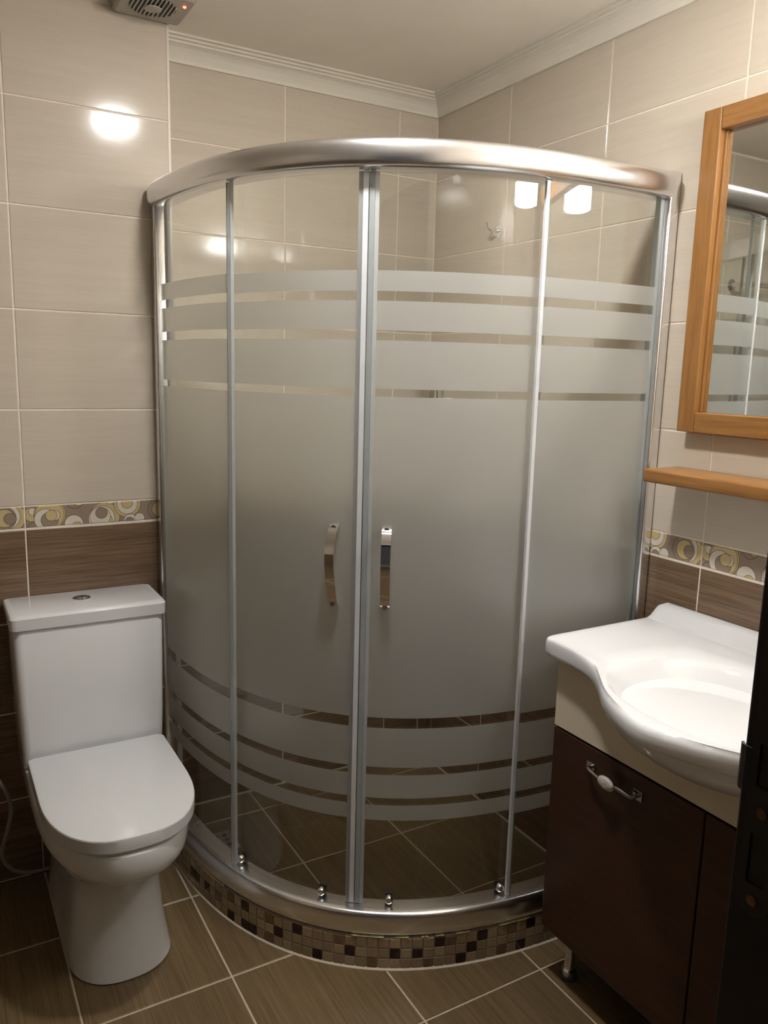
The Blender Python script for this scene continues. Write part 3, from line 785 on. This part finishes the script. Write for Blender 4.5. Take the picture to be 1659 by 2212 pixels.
def cab_handle(par, yc):
    zc = .592; L = .066
    o = VO
    path = spline([(VX-.0005, yc-L, zc), (VX-.016, yc-L+.006, zc-.003), (VX-.020, yc-L*.5, zc), (VX-.022, yc, zc), (VX-.020, yc+L*.5, zc), (VX-.016, yc+L-.006, zc+.003), (VX-.0005, yc+L, zc)], 6)
    h = part('handle', tube([tuple(Vector(p)-o) for p in path], .0045, 8), par, 'dark_reflect_chrome', True, 60)
    h['label'] = 'chrome bow handle with speckled oval porcelain inset'
    for s in (-1, 1):
        part('handle_foot', boxbm(tuple(Vector((VX-.004, yc+s*L-.012, zc-.011))-o), tuple(Vector((VX-.0004, yc+s*L+.012, zc+.011))-o), .0015), par, 'dark_reflect_chrome')
    n = 28
    prof = [(.30, -.0315), (.7, -.0305), (.92, -.0285), (1.0, -.0260), (1.0, -.0215)]
    rings = [[(VX+d-o.x, yc+.0215*k*math.cos(2*math.pi*i/n)-o.y, zc+.0135*k*math.sin(2*math.pi*i/n)-o.z) for i in range(n)] for k, d in prof]
    part('inset', loft(rings), par, 'porcelain', True, 50)
    rings = [[(VX+d-o.x, yc+.0245*k*math.cos(2*math.pi*i/n)-o.y, zc+.0160*k*math.sin(2*math.pi*i/n)-o.z) for i in range(n)] for k, d in ((.98, -.0245), (1.0, -.0225), (.9, -.0195))]
    part('inset_rim', loft(rings), par, 'dark_reflect_chrome', True, 50)
cab_handle(d1, 1.092); cab_handle(d2, 2*YM-1.092)
for x in (1.262, 1.50):
    for y in (VY1-.045, VY0+.045):
        lg = vp('leg', lathe([(.017, .004), (.017, .022), (.012, .026), (.012, .108), (.022, .112), (.022, .1195)], (x, y, 0), 'z', 20), 'aluminium', smooth=True, auto=40)
        part('foot', lathe([(.021, .0003), (.021, .006), (.017, .009)], (x-VO.x, y-VO.y, 0), 'z', 20), lg, 'rubber', True, 40)

# ------------------------------------------------------------------ wooden shelf
sf = part('wall_shelf', boxbm((XR-.120, .468, 1.184), (XR-.0005, 1.292, 1.215), .006, 3), None, 'oak_y', True, 40)
tag(sf, 'honey oak wall shelf with rounded edges between mirror and washbasin', 'shelf')

# ------------------------------------------------------------------ mirror
mr = empty('wall_mirror', (XR, BY, 1.30)); MO = Vector(mr.location); tag(mr, 'rectangular wall mirror in a honey oak frame', 'mirror')
def mp(name, bm, mat, **kw):
    bmesh.ops.translate(bm, verts=bm.verts, vec=-MO); return part(name, bm, mr, mat, **kw)
MX0, MY0, MY1, MZ0, MZ1, FWd = XR-.036, .472, 1.278, 1.300, 1.992, .0455
for ya, yb in ((MY1-FWd, MY1), (MY0, MY0+FWd)):
    mp('frame_stile', boxbm((MX0, ya, MZ0), (XR-.0005, yb, MZ1), .002), 'oak_z')
for za, zb_ in ((MZ0, MZ0+FWd), (MZ1-FWd, MZ1)):
    mp('frame_rail', boxbm((MX0+.0008, MY0+FWd+.0005, za), (XR-.0005, MY1-FWd-.0005, zb_), .002), 'oak_y')
mp('mirror_glass', boxbm((XR-.014, MY0+FWd+.0005, MZ0+FWd+.0005), (XR-.004, MY1-FWd-.0005, MZ1-FWd-.0005)), 'mirror_silver')
for ya, yb in ((MY1-FWd-.006, MY1-FWd-.0006), (MY0+FWd+.0006, MY0+FWd+.006)):
    mp('inner_bead', boxbm((XR-.020, ya, MZ0+FWd+.001), (XR-.0142, yb, MZ1-FWd-.001), .001), 'oak_z')

# ------------------------------------------------------------------ lamp over the mirror
lb = empty('wall_lamp', (XR, LAMP_B[1], 2.13)); LO = Vector(lb.location); tag(lb, 'lit tulip glass wall lamp on a chrome arm above the mirror', 'lamp')
part('backplate', lathe([(.042, -.0005), (.042, -.008), (.034, -.016), (.016, -.022)], (0, 0, 0), 'x', 28), lb, 'chrome', True, 40)
ax_ = LAMP_B[0]-XR
part('arm', tube(spline([(-.02, 0, 0), (-.07, 0, .018), (-.13, 0, .012), (ax_, 0, -.035), (ax_, 0, -.05)], 8), .006, 10), lb, 'chrome', True, 60)
part('socket', lathe([(.012, -.048), (.022, -.055), (.024, -.078), (.020, -.082)], (ax_, 0, 0), 'z', 20), lb, 'chrome', True, 40)
def tulip():
    n = 28; rings = []
    prof = [(.020, -.080), (.042, -.086), (.062, -.102), (.072, -.126), (.075, -.150), (.074, -.176), (.076, -.198)]
    for r, h in prof: rings.append([(ax_+r*math.cos(2*math.pi*i/n), r*math.sin(2*math.pi*i/n), h) for i in range(n)])
    for r, h in reversed(prof): rings.append([(ax_+(r-.003)*math.cos(2*math.pi*i/n), (r-.003)*math.sin(2*math.pi*i/n), h+.0005) for i in range(n)])
    return loft(rings, cap0=False, cap1=False)
shd = part('shade', tulip(), lb, 'shade_glow', True)
def rim():
    n = 96; rings = []
    for r, h, amp in ((.0755, -.1985, 0), (.082, -.206, .003), (.092, -.212, .007), (.092, -.2135, .007), (.0805, -.2085, .003), (.0735, -.2005, 0)):
        rings.append([(ax_+r*math.cos(2*math.pi*i/n), r*math.sin(2*math.pi*i/n), h-amp*math.cos(8*2*math.pi*i/n)) for i in range(n)])
    return loft(rings, cap0=False, cap1=False)
part('scalloped_rim', rim(), shd, 'clear_glass', True)

# ------------------------------------------------------------------ ceiling spot
ls = empty('ceiling_spotlight', (LAMP_A[0], LAMP_A[1], ZC)); tag(ls, 'round lit spotlight set in the ceiling in front of the shower', 'lamp')
part('bezel', lathe([(.078, -.0003), (.078, -.004), (.070, -.007), (.060, -.006), (.060, -.0003)], (0, 0, 0), 'z', 40), ls, 'white_plastic', True, 40)
part('diffuser', lathe([(.0595, -.0005), (.0595, -.007), (.052, -.012), (.035, -.016), (.015, -.018), (.0, -.0185)], (0, 0, 0), 'z', 36), ls, 'spot_glow', True)

# ------------------------------------------------------------------ towel rack (seen in the mirror)
tr = empty('towel_rack', (-.10, YS, 1.80)); tag(tr, 'chrome two-bar towel rack on the toilet wall, seen in the mirror', 'towel rack')
for sx in (-.27, .27):
    part('bracket', lathe([(.024, -.0005), (.024, -.006), (.010, -.012), (.008, -.10)], (sx, 0, 0), 'y', 18), tr, 'chrome', True, 40)
for dy, dz in ((-.055, 0), (-.105, 0)):
    part('bar', tube([(-.29, dy, dz), (.29, dy, dz)], .007, 12), tr, 'chrome', True, 50)
